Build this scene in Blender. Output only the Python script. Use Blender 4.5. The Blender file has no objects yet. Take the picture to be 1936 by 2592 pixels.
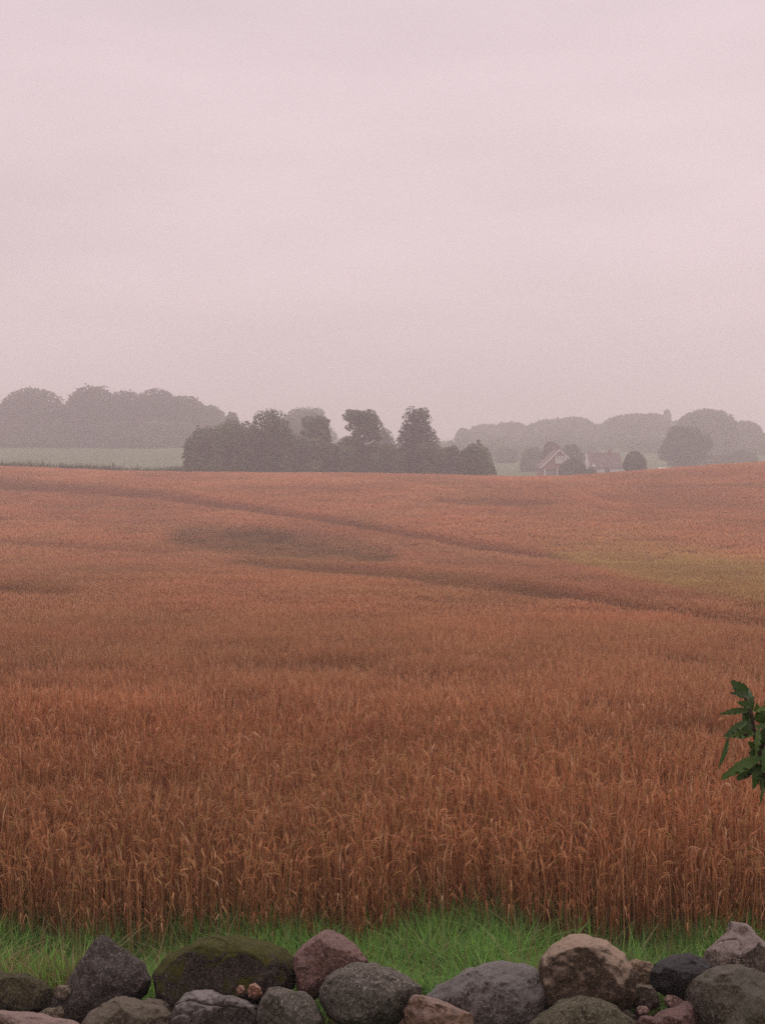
import bpy, math, random
import numpy as np
from mathutils import Vector, Matrix

S = bpy.context.scene
COL = S.collection
R = math.radians

# ------------------------------------------------------------------ camera, world, sun, exposure
EYE = 3.3
FPX = 3000.0                      # focal length in pixels of the 1936 x 2592 photograph
CX, HORIZON = 968.0, 1200.0
cd = bpy.data.cameras.new("camera")
cam = bpy.data.objects.new("camera", cd)
COL.objects.link(cam)
cam.location = (0, 0, EYE)
cam.rotation_euler = (R(90), 0, 0)
cd.sensor_fit = 'VERTICAL'
cd.sensor_height = 24.0
cd.lens = 24.0 * FPX / 2592.0
cd.shift_y = -96 / 2592           # horizon a little above the middle of the frame
cd.clip_start = 0.05
cd.clip_end = 6000
S.camera = cam

SUN_EL, SUN_AZ = R(58), R(20)     # azimuth from +Y towards +X
w = bpy.data.worlds.new("World")
S.world = w
w.use_nodes = True
nt = w.node_tree
nt.nodes.clear()
N = nt.nodes.new
L = nt.links.new
sky = N('ShaderNodeTexSky')
sky.sky_type = 'NISHITA'
sky.sun_disc = False
sky.sun_elevation = SUN_EL
sky.sun_rotation = SUN_AZ
sky.air_density = 1.0
sky.dust_density = 4.0
bg1 = N('ShaderNodeBackground'); bg1.inputs[1].default_value = 0.06
L(sky.outputs[0], bg1.inputs[0])
# even layer of low cloud: soft large noise, paler overhead than near the horizon
tc = N('ShaderNodeTexCoord')
sep = N('ShaderNodeSeparateXYZ'); L(tc.outputs['Generated'], sep.inputs[0])
mp = N('ShaderNodeMapping'); mp.inputs['Scale'].default_value = (1.0, 1.0, 4.2)
L(tc.outputs['Generated'], mp.inputs[0])
nz = N('ShaderNodeTexNoise'); nz.inputs['Scale'].default_value = 2.2; nz.inputs['Detail'].default_value = 4.0
nz.inputs['Roughness'].default_value = 0.45
L(mp.outputs[0], nz.inputs[0])
ramp = N('ShaderNodeValToRGB')
ramp.color_ramp.elements[0].position = 0.0
ramp.color_ramp.elements[0].color = (0.785, 0.618, 0.647, 1)
ramp.color_ramp.elements[1].position = 0.42
ramp.color_ramp.elements[1].color = (0.845, 0.700, 0.732, 1)
e = ramp.color_ramp.elements.new(1.0); e.color = (0.93, 0.79, 0.825, 1)
L(sep.outputs[2], ramp.inputs[0])
m1 = N('ShaderNodeMapRange'); m1.inputs[1].default_value = 0.3; m1.inputs[2].default_value = 0.7
m1.inputs[3].default_value = 0.86; m1.inputs[4].default_value = 1.10
L(nz.outputs[0], m1.inputs[0])
mx = N('ShaderNodeVectorMath'); mx.operation = 'SCALE'
L(ramp.outputs[0], mx.inputs[0]); L(m1.outputs[0], mx.inputs['Scale'])
bg2 = N('ShaderNodeBackground'); bg2.inputs[1].default_value = 1.0
L(mx.outputs[0], bg2.inputs[0])
ms = N('ShaderNodeMixShader'); ms.inputs[0].default_value = 0.93
L(bg1.outputs[0], ms.inputs[1]); L(bg2.outputs[0], ms.inputs[2])
wo = N('ShaderNodeOutputWorld'); L(ms.outputs[0], wo.inputs[0])

sd = bpy.data.lights.new("sun", 'SUN')
sd.energy = 1.5
sd.angle = R(28)
sd.color = (1.0, 0.90, 0.86)
sun = bpy.data.objects.new("sun", sd)
COL.objects.link(sun)
dv = Vector((math.sin(SUN_AZ) * math.cos(SUN_EL), math.cos(SUN_AZ) * math.cos(SUN_EL), math.sin(SUN_EL)))
sun.rotation_euler = dv.to_track_quat('Z', 'Y').to_euler()
sun.location = (0, 0, 300)

S.view_settings.view_transform = 'Standard'
S.view_settings.look = 'None'
S.view_settings.gamma = 1
S.view_settings.exposure = 0.0
S.cycles.use_denoising = False          # the remaining grain is close to the phone camera's
S.cycles.max_bounces = 6
S.cycles.diffuse_bounces = 3
S.cycles.transmission_bounces = 3
S.cycles.volume_bounces = 5
S.cycles.sample_clamp_indirect = 4
S.cycles.use_adaptive_sampling = False

# ------------------------------------------------------------------ helpers
def tag(o, label=None, cat=None, group=None, kind=None):
    if label: o["label"] = label
    if cat: o["category"] = cat
    if group: o["group"] = group
    if kind: o["kind"] = kind
    return o

def empty(name, loc=(0, 0, 0)):
    o = bpy.data.objects.new(name, None)
    o.location = loc
    o.empty_display_size = 0.2
    COL.objects.link(o)
    return o

def link(name, me, mat=None, parent=None, smooth=False):
    o = bpy.data.objects.new(name, me)
    COL.objects.link(o)
    if mat: me.materials.append(mat)
    if parent: o.parent = parent
    if smooth:
        me.polygons.foreach_set("use_smooth", np.ones(len(me.polygons), dtype=bool))
    return o

def mesh_np(name, V, Q=None, T=None, C=None):
    """mesh from arrays: V (n,3), Q (m,4) quads, T (k,3) triangles, C (n,3) colour per vertex"""
    me = bpy.data.meshes.new(name)
    V = np.ascontiguousarray(V, dtype=np.float32)
    me.vertices.add(len(V))
    me.vertices.foreach_set("co", V.ravel())
    parts, starts, pos = [], [], 0
    if Q is not None and len(Q):
        parts.append(np.asarray(Q, dtype=np.int32).ravel()); starts.append(pos + 4 * np.arange(len(Q))); pos += 4 * len(Q)
    if T is not None and len(T):
        parts.append(np.asarray(T, dtype=np.int32).ravel()); starts.append(pos + 3 * np.arange(len(T))); pos += 3 * len(T)
    idx = np.concatenate(parts).astype(np.int32); st = np.concatenate(starts).astype(np.int32)
    me.loops.add(len(idx)); me.loops.foreach_set("vertex_index", idx)
    me.polygons.add(len(st)); me.polygons.foreach_set("loop_start", st)
    me.update(calc_edges=True)
    if C is not None:
        a = me.color_attributes.new("tint", 'FLOAT_COLOR', 'POINT')
        cc = np.ones((len(V), 4), dtype=np.float32); cc[:, :3] = C
        a.data.foreach_set("color", cc.ravel())
    return me

class MB:
    def __init__(s): s.v, s.f = [], []
    def box(s, x0, x1, y0, y1, z0, z1):
        b = len(s.v)
        s.v += [(x, y, z) for z in (z0, z1) for x, y in ((x0, y0), (x1, y0), (x1, y1), (x0, y1))]
        s.f += [tuple(b + i for i in q) for q in ((3, 2, 1, 0), (4, 5, 6, 7), (0, 1, 5, 4), (1, 2, 6, 5), (2, 3, 7, 6), (3, 0, 4, 7))]
        return s
    def prism(s, poly, y0, y1):
        """polygon in x,z run from y0 to y1"""
        b, n = len(s.v), len(poly)
        s.v += [(x, y0, z) for x, z in poly] + [(x, y1, z) for x, z in poly]
        s.f += [tuple(b + i for i in range(n)), tuple(b + n + i for i in reversed(range(n)))]
        s.f += [(b + (i + 1) % n, b + i, b + n + i, b + n + (i + 1) % n) for i in range(n)]
        return s
    def prism_x(s, poly, x0, x1):
        """polygon in y,z run from x0 to x1"""
        b, n = len(s.v), len(poly)
        s.v += [(x0, y, z) for y, z in poly] + [(x1, y, z) for y, z in poly]
        s.f += [tuple(b + i for i in range(n)), tuple(b + n + i for i in reversed(range(n)))]
        s.f += [(b + (i + 1) % n, b + i, b + n + i, b + n + (i + 1) % n) for i in range(n)]
        return s
    def tube(s, pts, rad, n=7):
        pts = [Vector(p) for p in pts]
        b = len(s.v)
        for i, p in enumerate(pts):
            d = (pts[min(i + 1, len(pts) - 1)] - pts[max(i - 1, 0)]).normalized()
            a = d.cross(Vector((0.13, 0.91, 0.31))).normalized(); c = d.cross(a)
            for k in range(n):
                t = 2 * math.pi * k / n
                s.v.append(tuple(p + rad[i] * (math.cos(t) * a + math.sin(t) * c)))
        for i in range(len(pts) - 1):
            for k in range(n):
                s.f.append((b + i * n + k, b + i * n + (k + 1) % n, b + (i + 1) * n + (k + 1) % n, b + (i + 1) * n + k))
        s.f.append(tuple(b + k for k in reversed(range(n))))
        s.f.append(tuple(b + (len(pts) - 1) * n + k for k in range(n)))
        return s
    def build(s, name, mat, parent=None, smooth=False):
        me = bpy.data.meshes.new(name); me.from_pydata(s.v, [], s.f); me.update()
        return link(name, me, mat, parent, smooth)

# ------------------------------------------------------------------ materials
def mat_new(name):
    m = bpy.data.materials.new(name); m.use_nodes = True
    t = m.node_tree; t.nodes.clear()
    o = t.nodes.new('ShaderNodeOutputMaterial')
    return m, t, o

def mat_leafy(name, transl=0.35, rough=0.7, attr=True, col=(1, 1, 1), noise=None, gain=1.0, spec=0.2):
    m, t, o = mat_new(name)
    p = t.nodes.new('ShaderNodeBsdfPrincipled'); p.inputs['Roughness'].default_value = rough
    p.inputs['Specular IOR Level'].default_value = spec
    tr = t.nodes.new('ShaderNodeBsdfTranslucent')
    mix = t.nodes.new('ShaderNodeMixShader'); mix.inputs[0].default_value = transl
    if attr:
        a = t.nodes.new('ShaderNodeAttribute'); a.attribute_name = "tint"; src = a.outputs['Color']
    else:
        a = t.nodes.new('ShaderNodeRGB'); a.outputs[0].default_value = (*col, 1); src = a.outputs[0]
    if noise:
        g = t.nodes.new('ShaderNodeNewGeometry')
        n = t.nodes.new('ShaderNodeTexNoise'); n.inputs['Scale'].default_value = noise; n.inputs['Detail'].default_value = 3
        t.links.new(g.outputs['Position'], n.inputs[0])
        r = t.nodes.new('ShaderNodeMapRange'); r.inputs[1].default_value = .3; r.inputs[2].default_value = .7
        r.inputs[3].default_value = .72; r.inputs[4].default_value = 1.25
        t.links.new(n.outputs[0], r.inputs[0])
        v = t.nodes.new('ShaderNodeVectorMath'); v.operation = 'SCALE'
        t.links.new(src, v.inputs[0]); t.links.new(r.outputs[0], v.inputs['Scale']); src = v.outputs[0]
    if gain != 1.0:
        v = t.nodes.new('ShaderNodeVectorMath'); v.operation = 'SCALE'; v.inputs['Scale'].default_value = gain
        t.links.new(src, v.inputs[0]); src = v.outputs[0]
    t.links.new(src, p.inputs['Base Color']); t.links.new(src, tr.inputs['Color'])
    t.links.new(p.outputs[0], mix.inputs[1]); t.links.new(tr.outputs[0], mix.inputs[2])
    t.links.new(mix.outputs[0], o.inputs[0])
    return m

def mat_plain(name, c1, c2=None, scale=3.0, rough=0.8, bump=0.0):
    m, t, o = mat_new(name)
    p = t.nodes.new('ShaderNodeBsdfPrincipled'); p.inputs['Roughness'].default_value = rough
    p.inputs['Specular IOR Level'].default_value = 0.25
    if c2 is None: c2 = tuple(x * 0.8 for x in c1)
    g = t.nodes.new('ShaderNodeTexCoord')
    n = t.nodes.new('ShaderNodeTexNoise'); n.inputs['Scale'].default_value = scale; n.inputs['Detail'].default_value = 6
    t.links.new(g.outputs['Object'], n.inputs[0])
    r = t.nodes.new('ShaderNodeValToRGB')
    r.color_ramp.elements[0].position = .35; r.color_ramp.elements[0].color = (*c2, 1)
    r.color_ramp.elements[1].position = .65; r.color_ramp.elements[1].color = (*c1, 1)
    t.links.new(n.outputs[0], r.inputs[0]); t.links.new(r.outputs[0], p.inputs['Base Color'])
    if bump:
        b = t.nodes.new('ShaderNodeBump'); b.inputs['Strength'].default_value = bump; b.inputs['Distance'].default_value = 0.05
        t.links.new(n.outputs[0], b.inputs['Height']); t.links.new(b.outputs[0], p.inputs['Normal'])
    t.links.new(p.outputs[0], o.inputs[0])
    return m

def mat_stone(name, c1, c2, spot=None, spot_amt=0.0, moss=0.0, cap=None, seed=0.0, cap_from=.45):
    """two-toned mottled stone; spots are lichen; cap is the tan or lichened top of some stones plus sky light painted on upward faces; moss grows on upward faces"""
    m, t, o = mat_new(name)
    nd, lk = t.nodes.new, t.links.new
    p = nd('ShaderNodeBsdfPrincipled'); p.inputs['Roughness'].default_value = 0.85
    p.inputs['Specular IOR Level'].default_value = 0.2
    g = nd('ShaderNodeNewGeometry')
    mp = nd('ShaderNodeMapping'); mp.inputs['Location'].default_value = (seed, seed * 1.7, seed * .6)
    lk(g.outputs['Position'], mp.inputs[0])
    def noise(sc, det, rough=.6):
        n = nd('ShaderNodeTexNoise'); n.inputs['Scale'].default_value = sc; n.inputs['Detail'].default_value = det
        n.inputs['Roughness'].default_value = rough; lk(mp.outputs[0], n.inputs[0]); return n.outputs[0]
    def mixc(f, a, b):
        x = nd('ShaderNodeMix'); x.data_type = 'RGBA'
        if isinstance(f, float): x.inputs[0].default_value = f
        else: lk(f, x.inputs[0])
        for s, k in ((a, 6), (b, 7)):
            if isinstance(s, tuple): x.inputs[k].default_value = (*s, 1)
            else: lk(s, x.inputs[k])
        return x.outputs[2]
    def rng(v, a, b, c=0.0, d=1.0):
        r = nd('ShaderNodeMapRange'); r.inputs[1].default_value = a; r.inputs[2].default_value = b
        r.inputs[3].default_value = c; r.inputs[4].default_value = d; lk(v, r.inputs[0]); return r.outputs[0]
    def mul(a, b):
        x = nd('ShaderNodeMath'); x.operation = 'MULTIPLY'; lk(a, x.inputs[0])
        if isinstance(b, float): x.inputs[1].default_value = b
        else: lk(b, x.inputs[1])
        return x.outputs[0]
    nA, nB, nC = noise(8, 8, .7), noise(34, 8, .75), noise(85, 4, .7)
    c1, c2 = tuple(x * .86 * q for x, q in zip(c1, (1.06, 1, .92))), tuple(x * .64 * q for x, q in zip(c2, (1.06, 1, .92)))
    if spot: spot = tuple(x * .75 for x in spot)
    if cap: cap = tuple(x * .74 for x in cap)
    c = mixc(rng(nA, .35, .65), c2, c1)
    c = mixc(mul(rng(nB, .49, .56), .65), c, tuple(x * .32 for x in c2))
    c = mixc(mul(rng(nC, .53, .60), .6), c, tuple(min(1, x * 2.3) for x in c1))
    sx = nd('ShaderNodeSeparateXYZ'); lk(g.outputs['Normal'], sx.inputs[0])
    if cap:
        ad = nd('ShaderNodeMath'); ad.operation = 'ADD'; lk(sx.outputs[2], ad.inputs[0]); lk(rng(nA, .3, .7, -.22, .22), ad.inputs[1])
        c = mixc(mul(rng(ad.outputs[0], cap_from, cap_from + .35), .8), c, cap)  # paler tops, with the sky's light on them put into the stone colour
    if spot:
        c = mixc(mul(rng(noise(16, 7, .7), .56, .64), spot_amt), c, spot)
    if moss:
        ad = nd('ShaderNodeMath'); ad.operation = 'ADD'; lk(sx.outputs[2], ad.inputs[0]); lk(rng(noise(14, 6, .7), .3, .7, -.5, .5), ad.inputs[1])
        mc = mixc(rng(nB, .35, .65), (.030, .038, .008), (.095, .085, .014))
        c = mixc(mul(rng(ad.outputs[0], .30, .54), moss), c, mc)
    lk(c, p.inputs['Base Color'])
    b1 = nd('ShaderNodeBump'); b1.inputs['Strength'].default_value = 1.0; b1.inputs['Distance'].default_value = .02; lk(nB, b1.inputs['Height'])
    b2 = nd('ShaderNodeBump'); b2.inputs['Strength'].default_value = 1.0; b2.inputs['Distance'].default_value = .007; lk(nC, b2.inputs['Height'])
    lk(b1.outputs[0], b2.inputs['Normal']); lk(b2.outputs[0], p.inputs['Normal'])
    lk(p.outputs[0], o.inputs[0])
    return m

# ------------------------------------------------------------------ terrain
# TERRAIN-BEGIN
_ky = np.array([-40, 0, 2.7, 3.6, 4.8, 5.3, 6.05, 6.6, 8.0, 12, 25, 55, 78, 110, 150, 172, 192, 215, 260, 300, 380, 450, 620, 850, 1100.])
_kz = np.array([1.75, 1.75, 1.72, 1.1, .45, .58, .58, .10, 0, -.2, -.9, -2.1, -2.6, -1.3, 1.6, 2.45, 2.2, 1.7, 1.6, 2.0, 5.0, 9.0, 17, 24, 24.])
_h = np.diff(_ky); _dl = np.diff(_kz) / _h
_m = np.zeros(len(_ky))
for _i in range(1, len(_ky) - 1):
    if _dl[_i - 1] * _dl[_i] > 0:
        _w1, _w2 = 2 * _h[_i] + _h[_i - 1], _h[_i] + 2 * _h[_i - 1]
        _m[_i] = (_w1 + _w2) / (_w1 / _dl[_i - 1] + _w2 / _dl[_i])

def ssm(t):
    t = np.clip(t, 0, 1); return t * t * (3 - 2 * t)

def ground_z(x, y):
    x = np.asarray(x, float); y = np.asarray(y, float)
    yc = np.clip(y, _ky[0], _ky[-1] - 1e-6)
    i = np.clip(np.searchsorted(_ky, yc, side='right') - 1, 0, len(_h) - 1)
    t = (yc - _ky[i]) / _h[i]
    z = (_kz[i] * (2*t**3 - 3*t**2 + 1) + _h[i]*_m[i]*(t**3 - 2*t**2 + t) + _kz[i+1]*(-2*t**3 + 3*t**2) + _h[i]*_m[i+1]*(t**3 - t**2))
    xl, xr = np.clip(-x / 55, 0, 1.4), np.clip(x / 55, 0, 1.5)
    z = z + (0.95 * xl**2 + 1.55 * xr**2.4 - .50 * np.exp(-((x - 25) / 14)**2)) * np.exp(-((y - 176) / 38)**2)
    z = z + 5.5 * ssm((y - 230) / 190) * ssm((-x - 5) / 60)
    z = z + 3.5 * ssm((y - 330) / 250) * ssm((x - 20) / 80)
    far = ssm((y - 12) / 60)
    z = z + far * (0.10 * np.sin(x * .11 + y * .05) + 0.07 * np.sin(y * .13 - x * .05 + 1.3))
    near = 1 - ssm((y - 5) / 6)
    z = z + near * 0.02 * np.sin(x * 5.1 + y * 2.3) + (1 - near) * (1 - far) * .02 * np.sin(x * 1.3 + y)
    return z

def at(px, py, extra=0.0, dmin=6.5, dmax=1000.0):
    """the point of the ground (raised by extra) that lies in the direction of a photograph pixel"""
    ux, uz = (px - CX) / FPX, (HORIZON - py) / FPX
    y = np.exp(np.linspace(math.log(dmin), math.log(dmax), 6000))
    d = EYE + uz * y - ground_z(ux * y, y) - extra
    k = np.nonzero(d <= 0)[0]
    if not len(k): return None
    yy = y[k[0]]
    return (ux * yy, yy)
# TERRAIN-END

rng = np.random.default_rng(7)
rnd = random.Random(11)

# crop marks: each stroke is a list of (x, y, half depth) on the field in metres, left to right
STROKES = {
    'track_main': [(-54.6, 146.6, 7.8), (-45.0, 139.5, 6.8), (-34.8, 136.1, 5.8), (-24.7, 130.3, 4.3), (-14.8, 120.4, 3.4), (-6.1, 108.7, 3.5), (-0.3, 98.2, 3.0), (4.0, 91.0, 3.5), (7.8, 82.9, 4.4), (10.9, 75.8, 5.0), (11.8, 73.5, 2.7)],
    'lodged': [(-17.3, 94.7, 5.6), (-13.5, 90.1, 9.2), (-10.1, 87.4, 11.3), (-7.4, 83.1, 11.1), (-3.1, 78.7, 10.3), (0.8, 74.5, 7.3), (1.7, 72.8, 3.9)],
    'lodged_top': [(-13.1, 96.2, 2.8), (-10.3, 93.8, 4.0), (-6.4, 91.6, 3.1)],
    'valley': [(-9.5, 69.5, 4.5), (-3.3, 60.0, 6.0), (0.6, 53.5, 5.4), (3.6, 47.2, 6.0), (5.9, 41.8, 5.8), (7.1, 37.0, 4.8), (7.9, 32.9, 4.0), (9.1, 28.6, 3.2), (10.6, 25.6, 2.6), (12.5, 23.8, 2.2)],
    'left_a': [(-15.1, 44.2, 2.8), (-14.1, 43.6, 3.2), (-12.0, 41.6, 2.9), (-10.0, 39.4, 1.7)],
    'left_b': [(-29.5, 86.0, 1.9), (-23.2, 82.1, 1.9), (-17.5, 78.5, 2.8), (-12.1, 76.2, 2.3)],
    'left_c': [(-36.0, 105.2, 2.3), (-32.1, 104.3, 2.0)],
    'left_d': [(-20.9, 92.6, 2.0), (-18.5, 92.2, 1.7)],
    'right_band': [(5.1, 124.9, 2.3), (13.5, 122.1, 4.5), (18.4, 122.2, 2.5)],
    'right_broad': [(22.1, 129.4, 5.2), (30.5, 124.8, 11.1), (37.7, 116.7, 11.2), (42.1, 111.5, 9.4)],
    'right_thin': [(29.2, 140.8, 1.4), (34.5, 141.3, 1.7), (45.3, 140.5, 1.2)],
    'r_a': [(19.1, 79.7, 1.4), (19.7, 77.7, 1.9), (21.2, 77.8, 1.5)],
    'r_b': [(26.5, 92.8, 1.5), (27.7, 91.9, 1.5)],
    'r_c': [(11.0, 90.8, 1.1), (14.0, 89.0, 1.1)],
    'r_d': [(16.7, 87.6, 1.1), (19.8, 88.5, 1.4), (22.4, 88.9, 1.1)],
    'r_e': [(9.3, 49.8, 1.4), (9.7, 45.3, 1.3)],
    'r_f': [(10.2, 36.0, 1.4), (11.0, 37.5, 1.5)],
    'r_g': [(9.8, 33.3, 1.1), (11.5, 34.8, 1.1)],
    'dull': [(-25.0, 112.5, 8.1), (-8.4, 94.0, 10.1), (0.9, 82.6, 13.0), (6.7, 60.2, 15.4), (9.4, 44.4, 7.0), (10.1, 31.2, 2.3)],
    'green': [(9.6, 66.0, 6.0), (10.9, 60.0, 20.0), (11.6, 56.0, 27.0), (13.8, 56.0, 28.0), (20.0, 62.0, 30.0), (26.0, 66.0, 28.0)],
}

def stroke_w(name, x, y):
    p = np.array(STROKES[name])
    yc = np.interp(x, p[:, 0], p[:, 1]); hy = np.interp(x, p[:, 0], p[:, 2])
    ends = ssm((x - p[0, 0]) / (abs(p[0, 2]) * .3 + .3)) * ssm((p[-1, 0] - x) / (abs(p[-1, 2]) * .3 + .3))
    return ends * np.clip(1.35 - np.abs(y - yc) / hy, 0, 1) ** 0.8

def vnoise(x, y, s, seed):
    """smooth value noise in 0..1"""
    g = np.random.default_rng(seed).random((256, 256))
    u, v = np.asarray(x) / s + 500.37, np.asarray(y) / s + 500.71
    iu, iv = np.floor(u).astype(int), np.floor(v).astype(int)
    fu, fv = ssm(u - iu), ssm(v - iv)
    a = g[iu % 256, iv % 256]; b = g[(iu + 1) % 256, iv % 256]
    c = g[iu % 256, (iv + 1) % 256]; d = g[(iu + 1) % 256, (iv + 1) % 256]
    return (a * (1 - fu) + b * fu) * (1 - fv) + (c * (1 - fu) + d * fu) * fv

FIELD_Y0 = 7.95
def field_front(x): return FIELD_Y0 + 0.34 * (vnoise(x, 0 * np.asarray(x), 0.8, 3) - .5) * 2 + 0.12 * (vnoise(x, 0 * np.asarray(x), 0.25, 4) - .5) * 2
def field_back(x): return 186 + 6 * (vnoise(x, 0 * np.asarray(x), 25, 5) - .5)

# ------------------------------------------------------------------ ground sheet
ys = np.concatenate([np.linspace(-38, 0, 12)[:-1], np.linspace(0, 12, 97)[:-1], np.exp(np.linspace(math.log(12), math.log(1060), 230))])
ss = np.linspace(-1, 1, 161); ss = np.sign(ss) * np.abs(ss) ** 1.3
W = 26 + 0.72 * np.maximum(ys, 0)
GX = W[:, None] * ss[None, :]; GY = np.repeat(ys[:, None], len(ss), 1)
GZ = ground_z(GX, GY)
V = np.stack([GX, GY, GZ], -1).reshape(-1, 3)
nr, nc = GX.shape
ii = (np.arange(nr - 1)[:, None] * nc + np.arange(nc - 1)[None, :]).ravel()
Q = np.stack([ii, ii + 1, ii + nc + 1, ii + nc], -1)
fx, fy = V[:, 0], V[:, 1]
C = np.zeros((len(V), 3))
C[:] = (.060, .085, .030)                                   # rough grass of the garden bank
soil = np.array((.055, .036, .022))
C[(fy > 4.7) & (fy < 6.4)] = soil
cf = (fy > field_front(fx) - .1) & (fy < field_back(fx))
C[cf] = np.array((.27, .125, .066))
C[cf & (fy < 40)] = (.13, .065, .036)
mead = fy >= field_back(fx)
gr = np.array((.076, .112, .040)); gr2 = np.array((.108, .142, .062))
k = vnoise(fx, fy * .5, 30, 8)[:, None]
C[mead] = (gr * (1 - k) + gr2 * k)[mead]
def mat_ground():
    m, t, o = mat_new("ground_cover")
    p = t.nodes.new('ShaderNodeBsdfPrincipled'); p.inputs['Roughness'].default_value = .95; p.inputs['Specular IOR Level'].default_value = .1
    a = t.nodes.new('ShaderNodeAttribute'); a.attribute_name = "tint"
    g = t.nodes.new('ShaderNodeNewGeometry')
    n = t.nodes.new('ShaderNodeTexNoise'); n.inputs['Scale'].default_value = .35; n.inputs['Detail'].default_value = 10; n.inputs['Roughness'].default_value = .7
    t.links.new(g.outputs['Position'], n.inputs[0])
    r = t.nodes.new('ShaderNodeMapRange'); r.inputs[1].default_value = .3; r.inputs[2].default_value = .7; r.inputs[3].default_value = .7; r.inputs[4].default_value = 1.3
    t.links.new(n.outputs[0], r.inputs[0])
    v = t.nodes.new('ShaderNodeVectorMath'); v.operation = 'SCALE'
    t.links.new(a.outputs['Color'], v.inputs[0]); t.links.new(r.outputs[0], v.inputs['Scale'])
    b = t.nodes.new('ShaderNodeBump'); b.inputs['Strength'].default_value = .5; b.inputs['Distance'].default_value = .05
    t.links.new(n.outputs[0], b.inputs['Height']); t.links.new(b.outputs[0], p.inputs['Normal'])
    t.links.new(v.outputs[0], p.inputs['Base Color']); t.links.new(p.outputs[0], o.inputs[0])
    return m
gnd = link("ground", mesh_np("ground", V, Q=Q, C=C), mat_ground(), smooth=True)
tag(gnd, kind="structure")

# ------------------------------------------------------------------ barley crop
def strip(pts, wid, side, V, Qd, P, part):
    """flat ribbon along pts; wid per point; side = width direction"""
    b = len(V)
    for p, w_ in zip(pts, wid):
        p = np.array(p); s_ = np.array(side) * w_ * .5
        V += [p - s_, p + s_]; P += [part, part]
    for i in range(len(pts) - 1):
        a = b + 2 * i; Qd.append((a, a + 1, a + 3, a + 2))

def stalk(lod, r):
    V, Qd, P = [], [], []
    droop = r.choice([.1, .15, .25, .4, .55, .8, 1.3])
    if lod == 0:
        top = .79
        strip([(0, 0, 0), (.008, 0, .34), (.02, 0, .62), (.032, 0, top)], [.0062, .0055, .0048, .0042], (0, 1, 0), V, Qd, P, 0)
        strip([(0, 0, 0), (.02, 0, .62)], [.0055, .0048], (1, 0, 0), V, Qd, P, 0)
        p = np.array((.032, 0, top)); a = .1; arc = [p]
        for k in range(3):
            a += droop / 3; p = p + .026 * np.array((math.sin(a), 0, math.cos(a))); arc.append(p)
        strip(arc, [.005, .0115, .0115, .005], (0, 1, 0), V, Qd, P, 1)
        n = np.array((math.cos(a), 0, -math.sin(a)))
        strip(arc, [.004, .011, .011, .005], n, V, Qd, P, 1)
        for k in range(2):
            a2 = a + r.uniform(-.2, .2); q = arc[1 + (k > 0)]
            e = q + .075 * np.array((math.sin(a2), r.uniform(-.25, .25), math.cos(a2)))
            strip([q, e], [.005, .0015], (0, 1, 0) if k % 2 else n, V, Qd, P, 3)
        if r.random() < .75:
            t = r.uniform(.2, .6); th = r.uniform(0, 6.28); c, s_ = math.cos(th), math.sin(th)
            l = r.uniform(.05, .11)
            strip([(.01, 0, t), (.01 + c * l * .5, s_ * l * .5, t + l * .7), (.01 + c * l, s_ * l, t + l * r.uniform(-.6, .8))],
                  [.006, .007, .002], (-s_, c, 0), V, Qd, P, 2)
    elif lod == 1:
        top = .78
        strip([(0, 0, .1), (.02, 0, .6), (.032, 0, top)], [.008, .0075, .007], (0, 1, 0), V, Qd, P, 0)
        strip([(0, 0, .2), (.02, 0, .6)], [.0075, .007], (1, 0, 0), V, Qd, P, 0)
        p = np.array((.032, 0, top)); a = .1; arc = [p]
        for k in range(2):
            a += droop / 2; p = p + .034 * np.array((math.sin(a), 0, math.cos(a))); arc.append(p)
        strip(arc, [.008, .0155, .007], (0, 1, 0), V, Qd, P, 1)
        strip([arc[1], arc[1] + .055 * np.array((math.sin(a), .2, math.cos(a)))], [.008, .002], (0, 1, 0), V, Qd, P, 3)
        th = r.uniform(0, 6.28); c, s_ = math.cos(th), math.sin(th); t = r.uniform(.35, .65)
        strip([(.02, 0, t), (.02 + c * .08, s_ * .08, t + .05)], [.012, .005], (-s_, c, 0), V, Qd, P, 2)
    elif lod == 2:
        strip([(0, 0, .25), (.03, 0, .78)], [.016, .015], (0, 1, 0), V, Qd, P, 0)
        strip([(0, 0, .25), (.03, 0, .78)], [.016, .015], (1, 0, 0), V, Qd, P, 0)
        a = .1 + droop * .6
        strip([(.03, 0, .77), (.03 + .07 * math.sin(a), 0, .77 + .07 * math.cos(a))], [.026, .016], (0, 1, 0), V, Qd, P, 1)
    else:
        strip([(0, 0, .3), (.05, 0, .76)], [.085, .09], (0, 1, 0), V, Qd, P, 0)
        strip([(.02, .02, .3), (.02, .05, .76)], [.08, .08], (1, 0, 0), V, Qd, P, 0)
        a = .1 + droop * .55
        strip([(.05, 0, .74), (.05 + .13 * math.sin(a), 0, .74 + .13 * math.cos(a))], [.10, .05], (0, 1, 0), V, Qd, P, 1)
    return np.array(V), np.array(Qd), np.array(P)

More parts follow.
